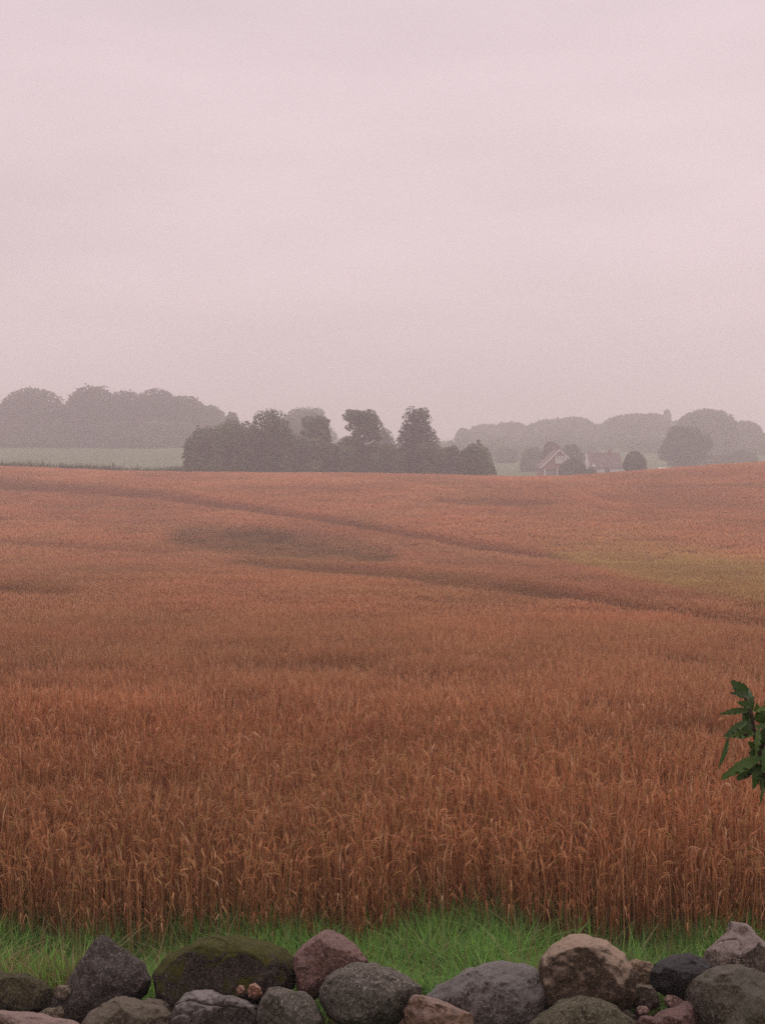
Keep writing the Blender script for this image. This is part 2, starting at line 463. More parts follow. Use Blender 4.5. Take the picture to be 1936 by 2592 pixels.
PAL = np.array([(.46, .205, .098), (.58, .315, .165), (.31, .125, .062), (.40, .240, .095), (.49, .225, .115), (.66, .44, .28)])
PALM = np.array((.455, .210, .104))
PALP = np.array([.34, .20, .19, .10, .155, .015])
def crop_mods(x, y):
    """tint factor (rgb) and height factor of the crop from its lodged, trampled, greener and darker patches"""
    n = len(x); f = np.ones((n, 3)); h = np.ones(n)
    big = vnoise(x, y, 9, 21); mid = vnoise(x, y, 2.2, 22); sm = vnoise(x, y, .7, 23)
    f *= (0.80 + .22 * big + .18 * mid)[:, None]
    f *= 1 + (vnoise(x, y, 4.0, 26) - .5)[:, None] * np.array((-.05, .08, .03))
    h *= .88 + .18 * mid + .10 * sm
    gap = ssm((vnoise(x * .45, y, .62, 61) - .58) / .2) * ssm((26 - y) / 8)      # thin, short places between the drill rows
    h *= 1 - .20 * gap; f *= 1 - .16 * gap[:, None]
    f *= 1 + (.22 * (vnoise(x, y, .28, 62) - .5) * ssm((30 - y) / 8))[:, None]
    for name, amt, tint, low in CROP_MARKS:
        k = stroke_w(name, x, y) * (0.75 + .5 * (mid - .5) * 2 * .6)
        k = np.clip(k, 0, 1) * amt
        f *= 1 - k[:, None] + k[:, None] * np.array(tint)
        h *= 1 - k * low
    return f, h

CROP_MARKS = [                     # name, strength, tint of the crop there, share of height lost
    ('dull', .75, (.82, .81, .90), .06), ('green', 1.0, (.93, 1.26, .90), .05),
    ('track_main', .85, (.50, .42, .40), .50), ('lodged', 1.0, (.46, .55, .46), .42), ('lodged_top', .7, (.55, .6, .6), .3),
    ('valley', .85, (.46, .46, .42), .5), ('left_a', .9, (.6, .52, .46), .40), ('left_b', .6, (.55, .52, .52), .30),  # valley: a band of darker, shorter crop along the dip
    ('left_c', .8, (.5, .5, .5), .35), ('left_d', .7, (.55, .6, .5), .3), ('right_band', .8, (.64, .58, .56), .35),
    ('right_broad', .55, (.72, .69, .66), .20), ('right_thin', .6, (.6, .6, .6), .3), ('r_a', .8, (.5, .5, .45), .4),
    ('r_b', .7, (.5, .5, .5), .4), ('r_c', .6, (.6, .55, .55), .3), ('r_d', .5, (.6, .55, .5), .3), ('r_e', .8, (.6, .54, .46), .4),
    ('r_f', .8, (.6, .54, .46), .4), ('r_g', .8, (.6, .54, .46), .4),
]
BV, BQ, BC, boff = [], [], [], 0
def sow(lod, y0, y1, dens, fade0, fade1, nvar=9):
    """sow one density band between y0 and y1, thinning over the fades at both ends"""
    global boff
    wmax = .36 * y1 + 2.2
    n = int(dens * 2 * wmax * (y1 - y0))
    x = rng.uniform(-wmax, wmax, n); y = rng.uniform(y0, y1, n)
    keep = (np.abs(x) < .36 * y + 2.2) & (y > field_front(x)) & (y < field_back(x))
    pk = np.clip((y - y0) / max(fade0, 1e-3), 0, 1) if fade0 else np.ones(n)
    pk = pk * (np.clip((y1 - y) / fade1, 0, 1) if fade1 else 1)
    edge = y - field_front(x)
    pk = pk * np.clip(.45 + edge / .7, 0, 1)
    keep &= rng.random(n) < pk
    x, y = x[keep], y[keep]
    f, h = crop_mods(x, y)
    edge = y - field_front(x)
    h = h * np.clip(.74 + .30 * edge, .6, 1) * rng.normal(1, .085, len(x)).clip(.7, 1.3)
    z = ground_z(x, y) - .01
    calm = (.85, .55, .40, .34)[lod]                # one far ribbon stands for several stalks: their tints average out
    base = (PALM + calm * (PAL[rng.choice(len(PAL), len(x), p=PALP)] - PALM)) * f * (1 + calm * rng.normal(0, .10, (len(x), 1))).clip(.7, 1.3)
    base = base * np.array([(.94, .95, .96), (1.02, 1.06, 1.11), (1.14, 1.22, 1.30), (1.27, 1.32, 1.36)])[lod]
    var = rng.integers(0, nvar, len(x))
    for v in range(nvar):
        s = np.nonzero(var == v)[0]
        if not len(s): continue
        T, Qd, P = stalk(lod, random.Random(100 * lod + v))
        th = rng.uniform(0, 2 * math.pi, len(s)); c, sn = np.cos(th)[:, None], np.sin(th)[:, None]
        lx, ly = rng.normal(.0, .065, (len(s), 1)), rng.normal(-.02, .065, (len(s), 1))
        hh = h[s][:, None]
        Z = T[None, :, 2] * hh
        X = (T[None, :, 0] * c - T[None, :, 1] * sn) + lx * Z + x[s][:, None]
        Y = (T[None, :, 0] * sn + T[None, :, 1] * c) + ly * Z + y[s][:, None]
        Z = Z + z[s][:, None]
        BV.append(np.stack([X, Y, Z], -1).reshape(-1, 3).astype(np.float32))
        pf = np.array([(.92, .90, .88), (1.12, 1.16, 1.15), (1.0, 1.0, .95), (1.15, 1.2, 1.2)])[P]
        BC.append((base[s][:, None, :] * pf[None]).reshape(-1, 3).astype(np.float32))
        BQ.append((Qd[None] + boff + len(T) * np.arange(len(s))[:, None, None]).reshape(-1, 4).astype(np.int32))
        boff += len(T) * len(s)
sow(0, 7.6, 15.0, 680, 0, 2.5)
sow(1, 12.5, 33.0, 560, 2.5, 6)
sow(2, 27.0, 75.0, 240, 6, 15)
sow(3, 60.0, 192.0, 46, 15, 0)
bV, bQ, bC = np.concatenate(BV), np.concatenate(BQ), np.concatenate(BC)
print("barley faces", len(bQ))
barley = link("barley", mesh_np("barley", bV, Q=bQ, C=bC), mat_leafy("barley_straw", .35, .65))
tag(barley, "wide field of ripe reddish brown barley rolling up to the misty crest", "barley", kind="stuff")
del BV, BQ, BC, bV, bQ, bC

# ------------------------------------------------------------------ grass behind the wall
def blades(n, xr, yr, hgt, wid, pal, seed, dens_fn=None, bend=.5, zoff=0.0, h_fn=None):
    g = np.random.default_rng(seed)
    x = g.uniform(*xr, n); y = g.uniform(*yr, n)
    if dens_fn is not None:
        k = g.random(n) < dens_fn(x, y); x, y = x[k], y[k]
    n = len(x)
    h = g.uniform(hgt[0], hgt[1], n) * (.7 + .6 * vnoise(x, y, .35, seed + 1))
    if h_fn is not None: h = h * h_fn(x, y)
    wv = g.uniform(wid[0], wid[1], n)
    th = g.uniform(0, 2 * math.pi, n); ph = g.uniform(0, 2 * math.pi, n)
    b = g.uniform(.1, 1, n) ** 1.5 * bend * 1.6
    z = ground_z(x, y) - .01 + zoff
    cx, sx = np.cos(ph), np.sin(ph)
    rows = []
    for t, ww in ((0, 1), (.4, .9), (.75, .65), (1.0, .08)):
        off = b * h * t * t
        px = x + cx * off; py = y + sx * off; pz = z + h * (t - .28 * np.minimum(b, 1.4) * t * t)
        dx, dy = np.cos(th) * wv * ww * .5, np.sin(th) * wv * ww * .5
        rows.append(np.stack([px - dx, py - dy, pz], -1)); rows.append(np.stack([px + dx, py + dy, pz], -1))
    V = np.stack(rows, 1)
    Qd = np.array([(0, 1, 3, 2), (2, 3, 5, 4), (4, 5, 7, 6)])
    Q = (Qd[None] + 8 * np.arange(n)[:, None, None]).reshape(-1, 4)
    pal = np.array(pal)
    c = pal[g.integers(0, len(pal), n)] * (.75 + .5 * vnoise(x, y, .5, seed + 2))[:, None] * g.normal(1, .12, (n, 1)).clip(.6, 1.4)
    return V.reshape(-1, 3), Q, np.repeat(c, 8, 0)

def merge(parts):
    Vs, Qs, Cs, o = [], [], [], 0
    for v, q, c in parts:
        Vs.append(v); Qs.append(q + o); Cs.append(c); o += len(v)
    return np.concatenate(Vs), np.concatenate(Qs), np.concatenate(Cs)

GREEN = [(.18, .37, .07), (.23, .43, .085), (.14, .31, .07), (.27, .42, .105), (.18, .36, .115)]
DRY = [(.30, .22, .12), (.22, .17, .08), (.17, .17, .06)]
def strip_dens(x, y):
    back = 1 - ssm((y - field_front(x) - .12) / .55)
    return np.clip(back * (.55 + .7 * vnoise(x, y, .45, 77)), 0, 1)
gparts = [
    blades(105000, (-3.6, 3.6), (6.15, 8.9), (.13, .33), (.007, .013), GREEN + [(.22, .27, .09)], 31, strip_dens, .62),
    blades(3600, (-3.6, 3.6), (7.3, 8.6), (.24, .42), (.008, .013), GREEN + [(.24, .28, .10)], 34,
           lambda x, y: ssm((vnoise(x, y, .5, 78) - .45) / .25), .9),
    blades(3400, (-3.6, 3.6), (7.9, 9.3), (.30, .55), (.005, .010), [(.20, .26, .08), (.26, .24, .09), (.16, .24, .06)], 39, lambda x, y: ssm((vnoise(x, y, .6, 80) - .35) / .3), .7),
    blades(3000, (-3.6, 3.6), (6.2, 8.4), (.25, .5), (.005, .009), DRY, 37, None, .7),
    blades(9000, (-3.2, 3.2), (5.85, 6.5), (.10, .24), (.005, .009), GREEN + DRY[2:], 41, lambda x, y: ssm((vnoise(x, y, .3, 79) - .3) / .3), .8),
    blades(900, (-2.4, -1.5), (5.88, 6.12), (.28, .44), (.006, .010), DRY + GREEN[:2], 43, None, .7),
    blades(30000, (-6, 6), (-2.0, 4.9), (.05, .12), (.006, .010), GREEN, 47, None, .6),
]
gv, gq, gc = merge(gparts)
grass = link("grass", mesh_np("grass", gv, Q=gq, C=gc), mat_leafy("grass_blade", .4, .6, spec=.3))
tag(grass, "bright green long grass growing between the stone wall and the barley", "grass", kind="stuff")

# weedy margin beyond the crest on the left
def margin_dens(x, y): return ssm((vnoise(x, y, 3, 55) - .15) / .4)
mv, mq, mc = merge([blades(26000, (-95, -24), (186, 200), (.9, 2.3), (.09, .2), [(.055, .075, .03), (.075, .085, .035), (.10, .09, .045)], 51, margin_dens, .5)])
mg = link("field_margin", mesh_np("field_margin", mv, Q=mq, C=mc), mat_leafy("weed_blade", .3, .8))
tag(mg, "dark strip of weeds along the far left edge of the barley", "weeds", kind="stuff")

# ------------------------------------------------------------------ trees
BARK = mat_plain("bark", (.09, .070, .055), (.045, .036, .03), 6, .9, .6)
LEAF = mat_leafy("tree_leaf", .25, .75, noise=.5)

def crown_mesh(lobes, n, leaf, col, g, var=.25):
    """leaf clumps through the outer part of a set of ellipsoid lobes; lobes: (cx,cy,cz,rx,ry,rz)"""
    lo = np.array(lobes)
    area = (lo[:, 3] * lo[:, 5]) ; pr = area / area.sum()
    k = g.choice(len(lo), n, p=pr)
    d = g.normal(0, 1, (n, 3)); d /= np.linalg.norm(d, axis=1)[:, None]
    r = 1 - np.abs(g.normal(0, .22, n)); r = np.clip(r + (g.random(n) < .08) * g.uniform(0, .10, n), .15, 1.16)
    c = lo[k, :3] + d * lo[k, 3:] * r[:, None]
    # leaf clump = bent pair of quads
    nrm = d + g.normal(0, .55, (n, 3)); nrm /= np.linalg.norm(nrm, axis=1)[:, None]
    a = np.cross(nrm, g.normal(0, 1, (n, 3))); a /= np.linalg.norm(a, axis=1)[:, None] + 1e-9
    b = np.cross(nrm, a)
    s = leaf * g.uniform(.5, 1.25, n)[:, None]
    fold = nrm * s * g.uniform(-.35, .35, n)[:, None]
    P = [c - a * s - b * s * .35, c - b * s * .7 + fold, c - b * s * .1 + a * s, c + a * s * .4 + b * s * .75, c + b * s * .55 - a * s * .5 + fold]
    V = np.stack(P, 1)
    tone = 1 + var * (g.random(len(lo))[k] - .5) * 2
    C = np.array(col)[None] * (tone * g.normal(1, .15, n).clip(.6, 1.5))[:, None]
    T = np.array([(0, 1, 4), (1, 2, 3), (1, 3, 4)])
    T = (T[None] + 5 * np.arange(n)[:, None, None]).reshape(-1, 3)
    return V.reshape(-1, 3), T, np.repeat(C, 5, 0)

def lobes_for(kind, w_, h, g):
    """lobes of a crown of width w_ and height h standing on z=0 (x to the side, z up)"""
    out = []
    rr = w_ / 2
    if kind in ('round', 'broad', 'bush'):
        z0 = {'round': .08, 'broad': .06, 'bush': .0}[kind] * h
        out.append((0, 0, z0 + (h - z0) * .47, rr * .88, rr * .8, (h - z0) * .50)); out.append((0, 0, z0 + (h - z0) * .3, rr * .8, rr * .8, (h - z0) * .36))
        for i in range(15 if kind != 'bush' else 11):
            th = g.uniform(0, 6.283); u = g.uniform(-.35, 1)
            rad = math.sqrt(max(0.05, 1 - max(u, 0) ** 2)) * g.uniform(.58, .74)
            zc = z0 + (h - z0) * (.44 + .38 * u)
            s = g.uniform(.22, .36)
            out.append((rr * rad * math.cos(th), rr * rad * math.sin(th), zc, rr * s * 1.1, rr * s * 1.1, (h - z0) * s * .72))
        if kind == 'bush':
            for i in range(7):
                th = i * .9 + g.uniform(-.3, .3)
                out.append((rr * .68 * math.cos(th), rr * .68 * math.sin(th), h * .22, rr * .32, rr * .32, h * .24))
        out = [(x, y, min(z, h - rz), rx, ry, rz) for x, y, z, rx, ry, rz in out]
        top = max(z + rz for x, y, z, rx, ry, rz in out); out = [(x, y, z + h - top, rx, ry, rz) for x, y, z, rx, ry, rz in out]
    elif kind == 'dome':             # full smooth crown, foliage down to the undergrowth
        out.append((0, 0, h * .48, rr * .96, rr * .9, h * .50)); out.append((0, 0, h * .28, rr * .94, rr * .9, h * .34))
        for i in range(9):
            th = g.uniform(0, 6.283); u = g.uniform(.1, .85); q = math.sqrt(1 - u * u)
            s_ = g.uniform(.22, .34)
            out.append((rr * .68 * q * math.cos(th), rr * .68 * q * math.sin(th), h * (.47 + .30 * u), rr * s_, rr * s_, h * s_ * .5))
    elif kind == 'column':           # tall tapering evergreen with a blunt top
        m = 12
        out.append((0, 0, h * .40, rr * .62, rr * .62, h * .42))
        for i in range(m):
            t = i / (m - 1); zc = h * (.10 + .80 * t)
            r_ = rr * (1.0 - .60 * t ** 1.05)
            for q in range(4):
                th = q * 1.57 + i * .8 + g.uniform(-.3, .3)
                out.append((r_ * .5 * math.cos(th), r_ * .5 * math.sin(th), zc + g.uniform(-.03, .03) * h, r_ * .55, r_ * .55, h * .085))
    elif kind == 'layered':          # irregular crown with a wide flat top, a ragged waist and a full base
        for t, wd, cnt in ((.93, .76, 9), (.86, .80, 11), (.77, .76, 11), (.68, .76, 11), (.58, .78, 11), (.47, .80, 10), (.36, .80, 8), (.24, .90, 8), (.12, .95, 8)):
            for q in range(cnt):
                th = g.uniform(0, 6.28); s_ = g.uniform(.14, .30)
                out.append((rr * wd * math.cos(th) * g.uniform(.3, .9) , rr * wd * math.sin(th) * g.uniform(.3, .9), min(h * (t + g.uniform(-.035, .035)), h * (1 - s_ * .22)), rr * s_ * 1.15, rr * s_ * 1.15, h * s_ * .22))
    elif kind == 'loose':
        for i in range(46):
            t = (i / 45) ** .9; th = i * 2.4
            rad = rr * (.80 - .55 * abs(t - .45)) * g.uniform(.2, 1.0)
            s_ = rr * g.uniform(.14, .34)
            out.append((rad * math.cos(th), rad * math.sin(th), min(h * (.08 + .90 * t), h - s_ * .7), s_, s_, s_ * .8))
    elif kind == 'poplar':
        for i in range(8):
            t = i / 7
            out.append((g.uniform(-.2, .2) * rr, g.uniform(-.2, .2) * rr, h * (.2 + .7 * t), rr * (.9 - .4 * t), rr * (.9 - .4 * t), h * .12))
    return out

FX = lambda px, d: (px - CX) / FPX * d
FZ = lambda py, d: EYE + (HORIZON - py) / FPX * d

def tree(name, label, px, wpx, top, d, kind, col, group, n=5200, leaf=None, trunk=True, tip=False):
    x = FX(px, d); z0 = float(ground_z(x, d)); h = FZ(top, d) - z0; w_ = wpx / FPX * d
    g = np.random.default_rng(int(px * 7 + top * 13 + d))
    t = empty(name, (x, d, z0))
    tag(t, label, "bush" if name.endswith(("bush", "shrub")) else "tree", group)
    lb = lobes_for(kind, w_, h, g)
    if tip:
        lb += [(.05 * w_, 0, h * 1.02, w_ * .05, w_ * .05, h * .09)]
    lf = leaf or max(.16, d / 1184 * 1.05)
    V, T, C = crown_mesh(lb, n, lf * (1.5 if kind == 'dome' else 1), col, g, .55 if d < 330 else .3)
    link("crown", mesh_np("crown", V, T=T, C=C), LEAF, t)
    if trunk:
        m = MB()
        r0 = max(.12, h * .022)
        m.tube([(0, 0, -.4), (.02 * h, 0, h * .25), (0, .01 * h, h * .5), (.01 * h, 0, h * .82)], [r0 * 1.25, r0, r0 * .75, r0 * .25])
        for i in range(6):
            th = i * 1.05 + g.uniform(0, .6); zc = h * (.22 + .09 * i)
            q = lb[int(g.integers(0, len(lb)))]
            m.tube([(.01 * h, 0, zc), (q[0] * .5, q[1] * .5, (zc + q[2]) / 2 + .02 * h), (q[0], q[1], max(q[2], zc + .02 * h))], [r0 * .5, r0 * .33, r0 * .12], 5)
        m.build("trunk", BARK, t, True)
    return t

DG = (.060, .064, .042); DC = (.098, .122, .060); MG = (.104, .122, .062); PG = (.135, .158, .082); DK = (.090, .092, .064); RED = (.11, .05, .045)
gw = "broadleaved trees of the left wood"
gm = "trees and bushes of the middle clump"
gf = "trees of the far wood on the right"
gh = "trees and bushes around the houses"

for a in [
    ("tree", "domed tree at the far left end of the left wood, cut by the photo's edge", -25, 130, 1012, 445, 'dome', DG, gw),
    ("tree", "big domed tree left of the notch in the left wood's skyline", 85, 190, 978, 432, 'dome', DG, gw),
    ("tree", "big domed tree right of the notch, tallest of the left wood", 232, 150, 972, 430, 'dome', DG, gw),
    ("tree", "flat topped tree in the dip of the left wood's skyline", 318, 140, 986, 446, 'dome', DG, gw),
    ("tree", "rounded tree with the second peak of the left wood, right of the dip", 395, 150, 980, 438, 'dome', DG, gw),
    ("tree", "sloping shouldered tree next right of the left wood's second peak", 465, 140, 999, 444, 'dome', MG, gw),
    ("tree", "last tree of the left wood, low, against the bushy clump", 528, 105, 1024, 450, 'dome', MG, gw),
    ("tree", "small rounded treetop peeping between left wood and middle clump", 588, 44, 1042, 400, 'dome', DG, gw),
    ("bush", "pale undergrowth bush below the notch of the left wood", 150, 150, 1062, 424, 'bush', DG, gw),
    ("bush", "low undergrowth bush at the right foot of the left wood", 420, 190, 1062, 424, 'bush', MG, gw),
    ("bush", "low undergrowth bush at the left foot of the left wood", 20, 150, 1066, 426, 'bush', DG, gw),
    ("bush", "undergrowth bush in the middle of the left wood's foot", 290, 170, 1060, 424, 'bush', DG, gw),
    # middle clump
    ("bush", "large dark rounded bush at the left end of the middle clump", 536, 152, 1074, 214, 'dome', DC, gm),
    ("tree", "dark rounded tree between the large left bush and the tallest left crown", 600, 150, 1058, 218, 'bush', DC, gm),
    ("tree", "tall dense rounded tree, highest of the middle clump's left half", 688, 138, 1031, 213, 'bush', DC, gm),
    ("tree", "pale misty tree standing behind the middle clump's left half", 770, 155, 1028, 400, 'round', MG, gm),
    ("tree", "open crowned tree with gaps right of the tall dense rounded tree", 804, 120, 1054, 222, 'loose', PG, gm),
    ("tree", "layered flat topped tree with open crown left of the evergreen", 920, 118, 1035, 218, 'layered', PG, gm),
    ("bush", "pale bush behind, between the layered tree and the evergreen", 975, 62, 1078, 300, 'bush', MG, gm),
    ("tree", "dark tapering evergreen with a blunt top, right of the layered tree", 1056, 166, 1029, 216, 'column', DK, gm),
    ("bush", "dark bush filling the gap below the tallest left crown's left side", 636, 130, 1082, 212, 'bush', DC, gm),
    ("bush", "green bush between the tall dense tree and the open crowned tree", 752, 116, 1098, 217, 'bush', MG, gm),
    ("bush", "green bush below the open crowned tree", 800, 150, 1106, 216, 'bush', MG, gm),
    ("bush", "low green bush under the layered tree", 900, 165, 1104, 214, 'bush', MG, gm),
    ("bush", "low pale green bush left of the evergreen's foot", 990, 120, 1122, 213, 'bush', PG, gm),
    ("bush", "low green bush at the evergreen's right foot", 1092, 124, 1118, 212, 'bush', MG, gm),
    ("bush", "sloping bush between the evergreen and the round right end bush", 1140, 85, 1126, 220, 'bush', MG, gm),
    ("bush", "round dark bush with a small tip at the right end of the middle clump", 1205, 104, 1122, 211, 'bush', DC, gm),
    # far wood on the right
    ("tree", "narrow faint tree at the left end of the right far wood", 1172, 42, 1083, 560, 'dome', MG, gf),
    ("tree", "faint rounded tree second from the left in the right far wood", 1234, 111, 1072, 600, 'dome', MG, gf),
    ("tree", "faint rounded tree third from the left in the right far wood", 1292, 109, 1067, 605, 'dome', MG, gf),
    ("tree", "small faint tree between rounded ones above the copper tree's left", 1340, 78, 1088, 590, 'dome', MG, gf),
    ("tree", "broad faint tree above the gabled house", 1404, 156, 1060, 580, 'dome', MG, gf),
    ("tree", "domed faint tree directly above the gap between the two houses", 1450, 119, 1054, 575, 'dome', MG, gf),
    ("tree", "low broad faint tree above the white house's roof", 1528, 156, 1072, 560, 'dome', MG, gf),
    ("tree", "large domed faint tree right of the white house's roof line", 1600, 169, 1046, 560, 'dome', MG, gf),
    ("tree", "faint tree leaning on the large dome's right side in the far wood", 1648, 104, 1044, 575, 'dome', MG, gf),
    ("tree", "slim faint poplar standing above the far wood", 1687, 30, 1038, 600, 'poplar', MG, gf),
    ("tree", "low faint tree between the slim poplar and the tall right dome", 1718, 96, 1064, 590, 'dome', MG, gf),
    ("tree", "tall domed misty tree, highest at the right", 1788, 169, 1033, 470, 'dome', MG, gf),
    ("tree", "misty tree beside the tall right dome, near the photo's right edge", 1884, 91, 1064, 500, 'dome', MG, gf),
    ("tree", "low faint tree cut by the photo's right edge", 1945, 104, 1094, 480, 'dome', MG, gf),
    # near the houses
    ("tree", "broad dark misty tree in front of the tall right dome", 1733, 130, 1075, 350, 'round', DG, gh),
    ("bush", "low misty bush right of the broad dark misty tree, by the crest", 1870, 110, 1140, 380, 'bush', MG, gh),
    ("bush", "low pale bush between the broad dark tree and the right edge bush", 1810, 70, 1150, 370, 'bush', PG, gh),
    ("tree", "reddish dark leaved tree rising behind the gabled house", 1398, 62, 1117, 335, 'round', RED, gh),
    ("tree", "green tree behind the houses, right of the reddish tree", 1446, 66, 1124, 340, 'round', MG, gh),
    ("bush", "pale green bush left of the gabled house", 1345, 66, 1130, 360, 'bush', PG, gh),
    ("bush", "faint pale bush in the meadow right of the middle clump", 1282, 62, 1132, 420, 'bush', MG, gh),
    ("tree", "round green tree standing alone right of the white house", 1607, 64, 1141, 262, 'round', MG, gh),
    ("bush", "dark bush hiding the gabled house's right half", 1450, 78, 1160, 286, 'bush', DG, gh),
    ("bush", "low dark bush at the foot of the white house's left end", 1492, 40, 1186, 284, 'bush', DG, gh),
]:
    nm, lab, px, wp, top, d, kd, col, grp = a
    tree(nm, lab, px, wp, top, d, kd, col, grp, n=int(min(16000, 4000 + wp * 70)), tip=("small tip" in lab))


# pale scrub and undergrowth that closes the foot of the far right wood
g = np.random.default_rng(401); lb = []
for i in range(120):
    x = g.uniform(25, 185); y = g.uniform(455, 555) - .35 * max(0, x - 90); r_ = g.uniform(4, 8.5); hh = g.uniform(2.2, 5.2)
    lb.append((x, y, float(ground_z(x, y)) + hh * .35, r_, r_ * .8, hh))
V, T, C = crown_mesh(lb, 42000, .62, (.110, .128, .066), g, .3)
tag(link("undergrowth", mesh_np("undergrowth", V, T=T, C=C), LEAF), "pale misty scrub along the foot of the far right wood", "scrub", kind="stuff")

# ------------------------------------------------------------------ houses

BRICK = mat_plain("brick_wall", (.38, .20, .165), (.30, .15, .12), 1.5)
WHITE = mat_plain("white_paint", (.80, .77, .75), (.68, .65, .63), 1.0, .7)
TILE = mat_plain("roof_tile", (.165, .105, .098), (.12, .075, .070), 1.2)
DARK = mat_plain("dark_wood", (.07, .055, .05), (.05, .04, .035), 3)
GLASS = mat_plain("window_glass", (.35, .33, .34), (.22, .21, .22), .6, .15)
h = empty("gabled_house", (44.8, 300.0, float(ground_z(44.8, 300)))); z0 = h.location.z
tag(h, "reddish house with white edged gable facing the field", "house", "houses beyond the crest")
e_, a_ = 5.1 - z0, 9.5 - z0
MB().prism([(-4.4, -.6), (4.4, -.6), (4.4, e_), (0, a_ - .25), (-4.4, e_)], 0, 12).build("wall", BRICK, h)
r = MB(); t_ = .22
for s in (-1, 1):
    r.prism([(0, a_ - .2), (0, a_ + t_ - .1), (s * 5.0, e_ - .45 + t_), (s * 5.0, e_ - .5)][::s], -.35, 12.3)
rf = r.build("roof", TILE, h)
MB().box(-.4, .4, 7, 7.8, a_ - .6, a_ + .9).build("chimney", BRICK, rf)
for s in (-1, 1):
    MB().prism([(0, a_ - .30), (0, a_ + .16), (s * 5.05, e_ - .20), (s * 5.05, e_ - .66)][::s], -.50, -.36).build("bargeboard", WHITE, h)
def window(parent, x0, x1, z0, z1, y, bars=1):
    f = MB()
    f.box(x0, x1, y - .08, y + .02, z1 - .16, z1).box(x0, x1, y - .10, y + .02, z0, z0 + .16)
    f.box(x0, x0 + .16, y - .08, y + .02, z0 + .16, z1 - .16).box(x1 - .16, x1, y - .08, y + .02, z0 + .16, z1 - .16)
    for i in range(bars):
        xm = x0 + (x1 - x0) * (i + 1) / (bars + 1); f.box(xm - .07, xm + .07, y - .06, y + .02, z0 + .16, z1 - .16)
    o = f.build("window", WHITE, parent)
    MB().box(x0 + .16, x1 - .16, y - .03, y + .01, z0 + .16, z1 - .16).build("pane", GLASS, o)
b = MB().box(-1.1, 1.75, -.32, -.003, 6.0 - z0, 7.75 - z0).build("balcony_front", WHITE, h)
window(h, -.9, 1.5, 6.75 - z0, 7.70 - z0, -.33, 2)
for xx in (-3.9, -.75, 2.4):
    MB().box(xx - .22, xx + .22, -1.3, -.9, -.6, 4.55 - z0).build("porch_post", WHITE, h)
MB().box(-4.3, 2.75, -1.35, -.01, 4.56 - z0, 4.8 - z0).build("porch_beam", BRICK, h)
window(h, -3.2, -1.6, 2.4 - z0, 4.0 - z0, -.01, 1)
MB().box(-.3, .7, -.06, -.003, -.05, 2.1).build("door", DARK, h)

h = empty("white_house", (58.2, 310.0, float(ground_z(58.2, 310)))); z0 = h.location.z
tag(h, "long white house with a dull red tiled roof", "house", "houses beyond the crest")
e_, a_ = 5.3 - z0, 8.9 - z0
MB().prism_x([(0, -.6), (0, e_), (4.0, a_ - .15), (8, e_), (8, -.6)], -4.3, 4.3).build("wall", WHITE, h)
r = MB()
r.prism_x([(-.55, e_ - .48), (-.55, e_ - .22), (4.0, a_ + .12), (4.0, a_ - .12)], -4.1, 4.6)
r.prism_x([(4.0, a_ - .12), (4.0, a_ + .12), (8.55, e_ - .22), (8.55, e_ - .48)], -4.1, 4.6)
rf = r.build("roof", TILE, h)
MB().box(1.6, 2.3, 3.6, 4.4, a_ - .4, a_ + 1.0).build("chimney", BRICK, rf)
dm = MB().prism([(-4.0, e_ - .1), (-2.2, e_ - .1), (-3.1, e_ + 1.25)], -.62, 2.0).build("dormer", WHITE, rf)
d2 = MB()
d2.prism([(-3.1, e_ + 1.26), (-3.1, e_ + 1.46), (-4.25, e_ - .1), (-4.15, e_ - .22)], -.75, 2.3)
d2.prism([(-3.1, e_ + 1.46), (-3.1, e_ + 1.26), (-2.05, e_ - .22), (-1.95, e_ - .1)], -.75, 2.3)
d2.build("dormer_roof", TILE, rf)
dr = MB().box(-.05, 1.25, -.06, -.003, -.1, 4.9 - z0).build("door", DARK, h)
window(h, -2.4, -.9, 2.4 - z0, 3.9 - z0, -.005, 1); window(h, 2.2, 3.6, 2.4 - z0, 3.9 - z0, -.005, 1)

h = empty("white_shed", (56.9, 240.0, float(ground_z(56.9, 240)))); z0 = h.location.z; tp = 4.62 - z0
tag(h, "small low white shed showing just above the barley crest", "shed")
MB().box(-.85, .85, 0, 2.2, -.4, tp - .25).build("wall", WHITE, h)
MB().prism_x([(-.3, tp - .30), (-.3, tp - .2), (1.1, tp), (2.5, tp - .2), (2.5, tp - .30)], -1.0, 1.0).build("roof", WHITE, h)
MB().box(-.35, .35, -.05, -.003, -.05, 1.9).build("door", DARK, h)


